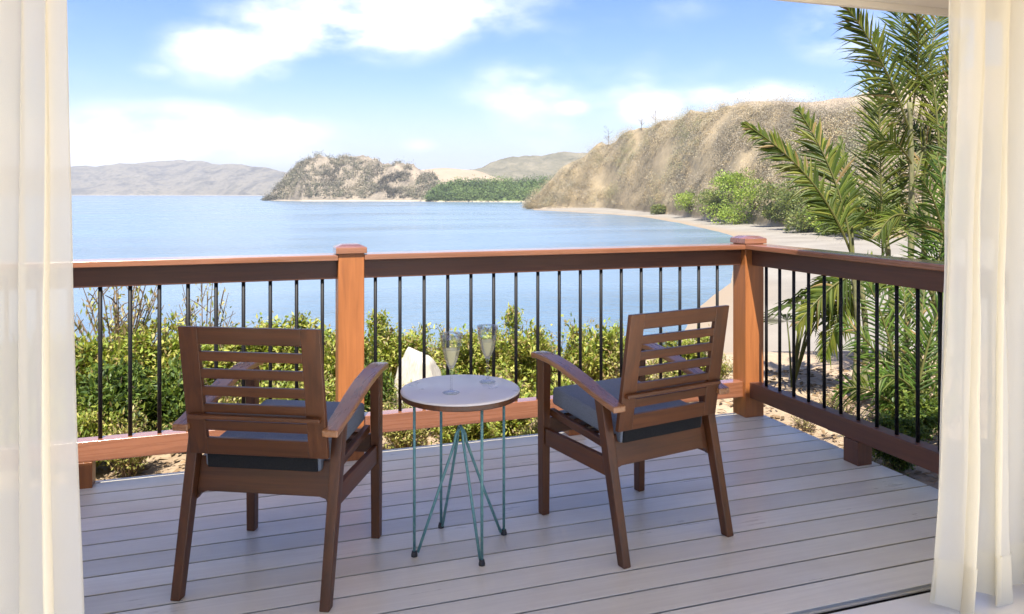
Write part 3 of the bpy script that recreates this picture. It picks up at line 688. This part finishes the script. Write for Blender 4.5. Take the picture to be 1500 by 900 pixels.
# ------------------------------------------------------------------ shrubs below the deck
G1 = 'shrubs growing along the deck edge'
SPOTS = [  # kind, px, top_y, depth, half px, where it stands
    ('deep', 40, 472, 5.6, 80, 'behind the curtain edge at the end of the front railing'), ('lime', 125, 464, 6.2, 75, 'under the tall twiggy shrub by the curtain'), ('deep', 165, 515, 5.3, 72, 'low against the bottom rail near the curtain'),
    ('lime', 210, 462, 6.5, 72, 'in the back row between the curtain and the nearer armchair'), ('lime', 290, 466, 6.7, 70, 'topping the slatted back of the chair by the orange post'), ('deep', 250, 525, 5.4, 66, 'low against the bottom rail beside an armrest'),
    ('lime', 365, 464, 7.0, 70, 'mostly hidden by the chair back by the orange post'), ('yellow', 335, 540, 5.5, 70, 'low and sparse, seen through the slots of the chair by the orange post'), ('lime', 440, 462, 7.1, 68, 'in the back row just before the orange post'), ('lime', 505, 470, 6.4, 56, 'directly behind the orange railing post'), ('lime', 430, 535, 5.6, 60, 'low in front, between the chair back and the orange post'),
    ('lime', 572, 460, 7.1, 64, 'in the back row right after the orange post'), ('yellow', 632, 478, 7.6, 52, 'dipping low behind the pale boulder'), ('lime', 700, 468, 7.0, 60, 'in the back row behind the wine glasses'), ('lime', 765, 456, 6.8, 54, 'tallest of the back row, past the wine glasses'), ('yellow', 815, 500, 7.1, 46, 'in the gap of the hedge before the farther armchair'), ('lime', 868, 453, 6.7, 58, 'rounded, beside the slatted back of the chair by the corner post'),
    ('yellow', 590, 570, 5.3, 55, 'low in front of the pale boulder'), ('lime', 735, 540, 5.6, 62, 'low in front, just beyond the round tabletop'), ('lime', 830, 540, 5.7, 60, 'low, over the armrest of the chair by the corner post'), ('yellow', 925, 490, 6.6, 58, 'behind the slatted back of the chair by the corner post'), ('yellow', 905, 560, 5.6, 60, 'low behind the seat of the chair by the corner post'), ('lime', 675, 572, 5.2, 52, 'low against the bottom rail behind the round table'), ('yellow', 985, 545, 6.8, 48, 'last of the hedge before the corner post'),
    ('lime', 1005, 480, 7.2, 50, 'in the back row behind the upper slots of the farther chair'), ('yellow', 1045, 515, 7.4, 36, 'against the corner post, last in the back row'), ('deep', 545, 520, 5.8, 50, 'low at the foot of the orange post'), ('deep', 650, 545, 6.3, 40, 'beside the pale boulder'), ('yellow', 800, 590, 5.0, 50, 'smallest one, under the bottom rail past the table'), ('yellow', 190, 600, 4.9, 46, 'smallest, under the bottom rail near the curtain'), ('lime', 120, 585, 4.9, 50, 'low in front beside the support block'), ('lime', 60, 560, 5.0, 60, 'low behind the sheer curtain')]
LBL = {'lime': 'lime green leafy shrub', 'deep': 'dark green dense shrub', 'yellow': 'yellowish shrub'}
for k, (kd, px, ty, d, hp, where) in enumerate(SPOTS):
    shrub(kd, px, ty, d, hp, LBL[kd] + ' ' + where, G1, 'leafy_shrub', k, k * 1.7)
shrub('thin', 175, 352, 6.6, 85, 'tall thin shrub with bare twigs rising just above the handrail by the curtain', None, 'twiggy_shrub', 0)
shrub('thin', 300, 400, 6.9, 70, 'thin half-bare shrub behind the lime hedge, tips just under the handrail', None, 'twiggy_shrub', 1, 1)
for k, (px, ty, d, hp) in enumerate([(1215, 575, 6.2, 45), (1260, 610, 5.2, 40), (1310, 600, 5.0, 50), (1340, 560, 5.6, 60), (1290, 660, 4.5, 28), (1180, 600, 5.9, 30)]):
    shrub('thin' if k in (0, 1, 4, 5) else 'deep', px, ty, d, hp, ['half-dry plant on the sand nearest the fan palm', 'half-dry twiggy plant at the foot of the low palm clump', 'dark leafy plant beneath the low palm clump', 'dark leafy plant between the low palm and the bushy bright palm', 'little half-dry plant tucked under the side railing by its support block', 'half-dry sprig on the sand between corner post and fan palm'][k], 'plants beside the side railing', 'low_plant', k, k)

# boulder
bm = bmesh.new(); bmesh.ops.create_icosphere(bm, subdivisions=4, radius=1)
for v in bm.verts:
    n_ = v.co.copy(); v.co *= 1 + .16 * noise.noise(n_ * 1.3) + .05 * noise.noise(n_ * 4); v.co.z = max(-.5, v.co.z)
    for pl_, h_ in ((Vector((.1, -.2, 1)), .70), (Vector((-.8, -.4, .5)), .66), (Vector((.8, -.5, .55)), .70), (Vector((0, -1, .25)), .74), (Vector((.4, .3, .9)), .68)):
        pl_ = pl_.normalized(); q_ = v.co.dot(pl_)
        if q_ > h_: v.co -= pl_ * (q_ - h_)
me = bpy.data.meshes.new('boulder'); bm.to_mesh(me); bm.free()
me.materials.append(bark('pale_stone', (.36, .32, .26), (.50, .46, .39))); me.polygons.foreach_set('use_smooth', [True] * len(me.polygons))
p = at(616, HOR, 5.9); b = link('boulder', me); b.location = (p.x, p.y, -.16); b.scale = (.20, .19, .42); tag(b, 'pale smooth boulder among the shrubs behind the round table', 'boulder')

# dry leaf litter
ll = MB()
for _ in range(5200):
    if rng.random() < .6: u_, v_ = rng.uniform(-3.4, 3.2), rng.uniform(3.9, 8)
    else: u_, v_ = rng.uniform(1.8, 5.5), rng.uniform(2.6, 8)
    p = uv(u_, v_); 
    if p.y < 4.2 and p.x < 3.05: continue
    z = ground_z(u_, v_) + rng.uniform(.006, .03); f_ = rng.uniform(.5, 1.3); ll.cur = (.20 * f_, .135 * f_, .075 * f_)
    a = rng.uniform(0, 6.28); leaf_quad(ll, Vector((p.x, p.y, z)), Vector((math.cos(a), math.sin(a), rng.uniform(-.1, .3))).normalized(), Vector((rng.gauss(0, .4), rng.gauss(0, .4), 1)), rng.uniform(.04, .10), rng.uniform(.02, .045))
tag(ll.build('leaf_litter', M['scrub']), 'dry brown leaf litter scattered on the sandy ground', 'leaf litter', None, 'stuff')

# ------------------------------------------------------------------ palms
def frond_mesh(seed, L_, droop, nleaf, lw, ll_, pal, lift=.35):
    """frond along +Y rising then drooping; feather leaflets both sides"""
    r_ = random.Random(seed); f = MB(); n = 22; pts = []
    for k in range(n + 1):
        s = k / n; pts.append(Vector((0, L_ * (s - .10 * droop * s * s), L_ * (lift * s - droop * .62 * s ** 2.3))))
    f.cur = (.13, .14, .035); f.tube(pts, [.011 * (1 - .85 * k / n) + .0015 for k in range(n + 1)], 6, False)
    for k in range(nleaf):
        s = .16 + .84 * (k + .5) / nleaf; i = min(n - 1, int(s * n)); c0 = pts[i].lerp(pts[i + 1], s * n - i); T = (pts[i + 1] - pts[i]).normalized()
        up = Vector((1, 0, 0)).cross(T).normalized()
        ln = ll_ * (math.sin(math.pi * min(1, .18 + s * .82)) ** .6) * r_.uniform(.85, 1.1) * (1.0 if s < .9 else .8)
        for sd_ in (-1, 1):
            ang = R(58 - 34 * s + r_.uniform(-7, 7)); d = (T * math.cos(ang) + Vector((sd_, 0, 0)) * math.sin(ang) + up * r_.uniform(.12, .34)).normalized()
            side_ = d.cross(up).normalized(); base = r_.choice(pal); g_ = r_.uniform(.75, 1.25); f.cur = tuple(x * g_ for x in base)
            sag = r_.uniform(.10, .30); prev = None; segs = 4
            for q in range(segs + 1):
                e = q / segs; c1 = c0 + d * (ln * e) + Vector((0, 0, -sag * ln * e * e)); w_ = lw * (.35 + 1.3 * e if e < .4 else .9 * (1 - e) / .6 + .02) * .5
                cu = [f.vert(c1 - side_ * w_ + up * w_ * .5), f.vert(c1), f.vert(c1 + side_ * w_ + up * w_ * .5)]
                if prev: f.f.append([prev[0], prev[1], cu[1], cu[0]]); f.f.append([prev[1], prev[2], cu[2], cu[1]])
                prev = cu
    return f.mesh('frond', M['palm'])
PALM = [(.055, .085, .02), (.08, .11, .025), (.10, .12, .03), (.13, .14, .04), (.04, .065, .015)]
PALB = [(.055, .105, .016), (.085, .14, .022), (.035, .07, .011), (.12, .15, .03)]
def frond_between(parent, inv, p0, p1, p2, nleaf, ll_, lw, pal, r_, upbias=.25):
    f = MB(); n = 20; pts = [inv @ bez(p0, p1, p2, k / n) for k in range(n + 1)]
    f.cur = (.15, .15, .045); f.tube(pts, [.010 * (1 - .85 * k / n) + .0015 for k in range(n + 1)], 6, False)
    roll = r_.uniform(-.6, .6); view = Vector((0, 1, 0))           # leaf plane turned roughly across the house front, each by its own roll
    for k in range(nleaf):
        s = .14 + .86 * (k + .5) / nleaf; i = min(n - 1, int(s * n)); c0 = pts[i].lerp(pts[i + 1], s * n - i); T = (pts[i + 1] - pts[i]).normalized()
        sd0 = T.cross(view).normalized(); up = sd0.cross(T).normalized(); sd0 = (sd0 * math.cos(roll) + up * math.sin(roll)).normalized(); up = sd0.cross(T).normalized()
        ln = ll_ * (math.sin(math.pi * min(1, .2 + s * .8)) ** .55) * r_.uniform(.82, 1.1)
        for sg in (-1, 1):
            ang = R(62 - 36 * s + r_.uniform(-8, 8)); d = (T * math.cos(ang) + sd0 * (sg * math.sin(ang)) + up * r_.uniform(.0, .35) + Vector((0, 0, upbias * r_.uniform(0, 1)))).normalized()
            side_ = d.cross(up).normalized(); base = r_.choice(pal); g_ = r_.uniform(.75, 1.3); f.cur = tuple(x * g_ for x in base)
            sag = r_.choice((.1, .2, .3, .45, .7)) * r_.uniform(.6, 1.2); prev = None; segs = 4
            if r_.random() < .06: continue
            if r_.random() < .04: f.cur = (.24 * g_, .17 * g_, .07 * g_)
            for q in range(segs + 1):
                e = q / segs; c1 = c0 + d * (ln * e) + Vector((0, 0, -sag * ln * e * e)); w_ = lw * (.35 + 1.3 * e if e < .4 else .9 * (1 - e) / .6 + .02) * .5
                cu = [f.vert(c1 - side_ * w_ + up * w_ * .5), f.vert(c1), f.vert(c1 + side_ * w_ + up * w_ * .5)]
                if prev: f.f.append([prev[0], prev[1], cu[1], cu[0]]); f.f.append([prev[1], prev[2], cu[2], cu[1]])
                prev = cu
    return f.build('frond', M['palm'], parent)
def palm(px, d, stems, label, seed, fr, pal, lw=.028, ll_=.42, density=26):
    """stems: (foot px, top px, top y); fr: base px/y, bend px/y, tip px/y, tip nearer(-)/farther(+) in metres, size"""
    r_ = random.Random(seed); pos = at(px, HOR, d); gz = ground_z((px - PCX) / FPX * d, d) - .03
    e = tag(empty('areca_palm', (pos.x, pos.y, gz), -YAW), label, 'palm')
    inv = (Matrix.Translation(e.location) @ Matrix.Rotation(-YAW, 4, 'Z')).inverted()
    for n_, (x0, x1, y1) in enumerate(stems):
        dd = d + .12 * n_; a0 = at(x0, HOR, dd); a0.z = gz; a1 = at(x1, y1, dd); full = []; rad = []
        for q in range(25):
            full.append(inv @ (a0.lerp(a1, q / 24) + RT * (.05 * math.sin(q / 24 * 3.1)))); rad.append(.030 - .010 * q / 24 + (.005 if q % 4 == 0 else 0))
        MB().tube(full, rad, 10, True).build('trunk', M['stem'], e, True)
    for (bx_, by_, cx_, cy_, tx_, ty_, dz, sz) in fr:
        o_ = r_.uniform(-.15, .2); p0, p1, p2 = at(bx_, by_, d + o_), at(cx_, cy_, d + o_ + dz * .4), at(tx_, ty_, d + o_ + dz)
        L_ = (p1 - p0).length + (p2 - p1).length
        frond_between(e, inv, p0, p1, p2, max(12, int(density * L_)), ll_ * sz, lw * (.8 + .2 * sz), pal, r_)
    return e
PALA = [(.065, .095, .012), (.10, .13, .018), (.16, .17, .028), (.04, .065, .01)]
PALM = [(.06, .088, .012), (.09, .12, .016), (.15, .165, .025), (.035, .055, .009)]
palm(1325, 7.4, [(1322, 1332, 150), (1340, 1352, 190), (1300, 1296, 330), (1375, 1378, 210)], 'tall clump of palms with slender ringed stems rising above the side railing', 5, [
    (1294, 420, 1290, 230, 1284, 45, .3, 1.05), (1332, 190, 1296, 80, 1238, 8, -.3, .95), (1334, 160, 1330, 60, 1310, -20, .2, .9), (1345, 180, 1365, 60, 1385, -30, .3, 1.0), (1350, 200, 1385, 110, 1420, 40, .2, .95), (1335, 170, 1352, 80, 1340, 5, -.4, .85),
    (1332, 200, 1305, 160, 1300, 110, .5, .6), (1340, 230, 1375, 190, 1405, 190, .2, .8), (1335, 240, 1310, 190, 1275, 215, -.3, .7), (1340, 260, 1380, 240, 1400, 290, -.3, .7), (1376, 230, 1392, 130, 1412, 60, .1, .9), (1376, 220, 1370, 120, 1352, 40, .2, .9),
    (1300, 340, 1270, 300, 1225, 330, -.3, .6), (1298, 345, 1330, 290, 1350, 330, .3, .65), (1296, 350, 1310, 280, 1325, 230, .3, .7), (1340, 270, 1352, 210, 1375, 160, .5, .8), (1335, 320, 1305, 300, 1285, 350, -.2, .5), (1376, 260, 1350, 190, 1330, 180, .3, .7)], PALM, .026, .42, 40)
palm(1246, 6.8, [(1250, 1246, 372), (1262, 1258, 400)], 'young palm arching one long frond towards the beach above the side railing', 9, [
    (1248, 375, 1205, 250, 1088, 180, -.2, .72), (1247, 370, 1238, 265, 1168, 158, .3, .95), (1250, 372, 1246, 280, 1232, 200, .4, .62), (1258, 400, 1215, 410, 1165, 480, -.3, .62), (1256, 405, 1225, 385, 1195, 440, .3, .6), (1258, 410, 1240, 420, 1205, 530, -.2, .6), (1260, 405, 1290, 370, 1310, 420, .2, .6)], PALA, .034, .40, 40)
palm(1392, 6.3, [(1395, 1392, 380), (1412, 1415, 330), (1370, 1366, 430)], 'bushy bright green palm beside the curtain outside the side railing', 14, [
    (1392, 390, 1375, 290, 1348, 262, -.2, .6), (1392, 390, 1388, 290, 1372, 225, .2, .7), (1393, 395, 1370, 320, 1335, 320, -.1, .6), (1395, 380, 1400, 280, 1395, 205, .1, .7), (1392, 400, 1360, 360, 1340, 385, .2, .6), (1368, 440, 1340, 380, 1318, 400, -.2, .6), (1368, 440, 1375, 360, 1390, 320, .2, .7), (1368, 445, 1350, 350, 1345, 300, .3, .7),
    (1412, 340, 1405, 260, 1380, 180, .1, .7), (1368, 450, 1330, 430, 1290, 470, -.3, .7), (1370, 450, 1385, 420, 1400, 480, -.2, .7), (1366, 445, 1310, 390, 1270, 420, .3, .7)], PALB, .024, .40, 28)
palm(1330, 5.7, [(1330, 1328, 600), (1350, 1352, 580)], 'low leafy palm clump pressed behind the balusters of the side railing', 22, [
    (1330, 610, 1290, 500, 1232, 470, -.1, .7), (1330, 610, 1300, 470, 1272, 415, .1, .7), (1332, 610, 1330, 480, 1322, 405, .3, .75), (1335, 610, 1360, 490, 1385, 430, .1, .75), (1338, 610, 1380, 540, 1410, 520, -.1, .7), (1328, 612, 1270, 550, 1225, 575, -.2, .6), (1330, 612, 1280, 540, 1255, 500, .4, .65), (1352, 590, 1345, 490, 1355, 420, .3, .75), (1352, 590, 1310, 530, 1285, 560, -.2, .6), (1352, 590, 1390, 560, 1400, 610, -.3, .65), (1332, 612, 1310, 570, 1300, 620, -.4, .5), (1352, 590, 1372, 500, 1400, 470, .5, .7), (1340, 600, 1320, 520, 1305, 460, .6, .7), (1345, 600, 1365, 540, 1362, 470, -.2, .7)], PALB, .023, .38, 26)
# fan palm
def fan_palm(px, d, top_y, label):
    pos = at(px, HOR, d); u_ = (px - PCX) / FPX * d; gz = ground_z(u_, d) - .02
    e = tag(empty('fan_palm', (pos.x, pos.y, gz), -YAW), label, 'palm'); r_ = random.Random(4); hh = CAM_H - (top_y - HOR) * d / FPX - gz
    for k in range(9):
        f = MB(); a = R(r_.uniform(0, 360)); hub = Vector((.28 * math.cos(a), .28 * math.sin(a) * .7, hh * r_.uniform(.55, .95))); f.cur = (.10, .11, .03)
        f.tube([(0, 0, 0), hub * .55 + Vector((0, 0, .1)), hub], [.01, .008, .006], 6, False)
        out_ = Vector((hub.x, hub.y, .05)).normalized(); nr = Vector((out_.x * .5, out_.y * .5, .9)).normalized(); sd_ = out_.cross(nr).normalized()
        for q in range(22):
            b_ = R(-115 + 230 * q / 21); dv = (out_ * math.cos(b_) + sd_ * math.sin(b_)).normalized(); ln = .36 * r_.uniform(.85, 1.1); s2 = dv.cross(nr).normalized(); g_ = r_.uniform(.7, 1.2); f.cur = (.06 * g_, .085 * g_, .02 * g_)
            p1 = hub + dv * ln * .55; p2 = hub + dv * ln + Vector((0, 0, -.12 * r_.uniform(.5, 1.3)))
            f.face([hub, p1 + s2 * .016, p2, p1 - s2 * .016])
        f.build('frond', M['palm'], e)
fan_palm(1160, 7.2, 410, 'small fan palm with star-shaped leaves on the sand behind the side railing')

# ------------------------------------------------------------------ green shrubs at the foot of the dry hill
def hill_point(px, py):
    best = None
    for r in hill_i:
        for j in r[:36]:
            q = Vector(hill_mb.v[j]); d = q.dot(FW); e = (PCX + FPX * q.dot(RT) / d - px) ** 2 + (HOR + FPX * (CAM_H - q.z) / d - py) ** 2
            if best is None or e < best[0]: best = (e, q)
    return best[1]
def hill_shrub(px, by, ty, half, pal, label, seed, d=None):
    base = hill_point(px, by); d = (base - Vector((0, 0, CAM_H))).dot(FW); rr = half * 1.2 * d / FPX; hh = (by - ty) * 1.15 * d / FPX
    r_ = random.Random(seed); f = MB(); tr = MB()
    e = tag(empty('green_shrub', (base.x, base.y, base.z - .3)), label, 'shrub', 'green shrubs behind the beach')
    lobes = [(Vector((r_.uniform(-.75, .75) * rr, r_.uniform(-.5, .5) * rr, hh * r_.uniform(.25, .72))), r_.uniform(.25, .45)) for _ in range(20)]
    for c0, q in lobes:
        tr.tube([(0, 0, 0), c0 * .5 + Vector((0, 0, hh * .08)), c0], [.14, .09, .04], 5, False)
        for k in range(150):
            d3 = Vector((r_.gauss(0, 1), r_.gauss(0, 1), r_.gauss(0, 1))).normalized(); p = c0 + Vector((d3.x * rr * q, d3.y * rr * q, d3.z * hh * q * .8)) * r_.uniform(.6, 1.05)
            if p.z < .1: continue
            b_ = r_.choice(pal); g_ = r_.uniform(.7, 1.3); f.cur = tuple(x * g_ for x in b_)
            leaf_quad(f, p, (d3 + Vector((r_.gauss(0, .5), r_.gauss(0, .5), .3))).normalized(), Vector((r_.gauss(0, .5), r_.gauss(0, .5), 1)), r_.uniform(.35, .8), r_.uniform(.3, .5))
    f.build('foliage', M['leaf'], e); tr.build('stem', M['bark'], e)
HG = [(.22, .30, .05), (.28, .34, .07), (.17, .24, .04)]; HD = [(.11, .15, .045), (.16, .19, .06), (.21, .22, .08)]
HS = [(1012, 314, 284, 26, HG, 'bright green shrub at the seaward end of the row behind the beach'), (1045, 319, 288, 26, HD, 'dull green low shrub squeezed between two bright ones behind the beach'), (1090, 325, 292, 46, HG, 'widest bright green shrub spreading onto the sand below the dry hill'), (1140, 327, 302, 26, HD, 'small dull green shrub at the sand edge beside the widest bright one'),
      (1110, 308, 264, 40, HG, 'bright green shrub standing second row up the foot of the dry hill'), (1078, 284, 248, 32, HG, 'highest bright green shrub alone on the dry hillside'), (1150, 304, 262, 36, HD, 'dull green broad shrub on the slope under the arching palm frond'), (1195, 340, 298, 36, HD, 'dull green round shrub at the back of the beach beside the young palm'),
      (1238, 346, 296, 36, HG, 'bright green shrub behind the stem of the young palm'), (1285, 350, 290, 45, HD, 'dull green shrub glimpsed between the palm stems'), (1062, 312, 282, 24, HD, 'dull green shrub between the highest bright one and the sand'), (1218, 324, 288, 32, HG, 'bright green shrub on the slope partly behind the second frond of the young palm'), (1262, 334, 286, 34, HD, 'dull green shrub behind the tall frond of the palm clump'), (970, 315, 299, 15, HD, 'tiny dull green shrub farthest along the beach under the dry hill'), (1180, 318, 280, 28, HD, 'dull green shrub half hidden by the arching palm frond')]
for k, (px, by, ty, hf, pl, lb) in enumerate(HS):
    hill_shrub(px, by, ty, hf, pl, lb, 50 + k)
# dry snag trees on the ridge
def snag(s_, t_, hh, label, seed):
    p = pick(hill_mb, hill_i, s_, t_); r_ = random.Random(seed); e = tag(empty('bare_tree', p), label, 'tree', 'leafless trees on the dry hill crest'); tr = MB(); cr = MB()
    top = Vector((r_.uniform(-.4, .4), 0, hh)); tr.tube([(0, 0, -.5), top * .5, top], [.13, .09, .04], 6, False)
    for k in range(16):
        q = r_.uniform(.3, 1); c0 = top * q; a = r_.uniform(0, 6.28); e2 = c0 + Vector((math.cos(a), math.sin(a), r_.uniform(.4, 1.2))) * hh * r_.uniform(.2, .42)
        cr.tube([c0, c0.lerp(e2, .5) + Vector((0, 0, -.1)), e2], [.055, .04, .02], 4, False)
        for z in range(4):
            q2 = r_.uniform(.4, 1); c1 = c0.lerp(e2, q2); cr.tube([c1, c1 + Vector((r_.gauss(0, .6), r_.gauss(0, .6), r_.uniform(.1, .9)))], [.035, .015], 4, False)
    tr.build('trunk', M['bark'], e); cr.build('crown', M['bark'], e)
for k, (s_, t_, hh) in enumerate([(.118, 1.0, 8.5), (.165, 1.0, 5.5), (.185, 1.0, 7.0)]):
    snag(s_, t_, hh, ['tallest leafless grey tree against the sky at the seaward end of the hill crest', 'shortest leafless tree on the dry hill crest, between two taller ones', 'leafless grey tree highest up the dry hill crest'][k], 90 + k)

# ------------------------------------------------------------------ sea haze
hz = MB().box((-6500, -320, WATER - 4), (6500, 9500, 420)).build('haze', None); tag(hz, 'thin sea haze over the bay', 'haze', None, 'stuff')
m = bpy.data.materials.new('haze_air'); m.use_nodes = True; t = NT(m); t.n.remove(t.b)
pv = t.add('ShaderNodeVolumePrincipled'); pv.inputs['Color'].default_value = (.86, .91, 1, 1); pv.inputs['Density'].default_value = .00016; pv.inputs['Anisotropy'].default_value = .2
t.l.new(pv.outputs[0], t.n['Material Output'].inputs['Volume']); hz.data.materials.append(m)
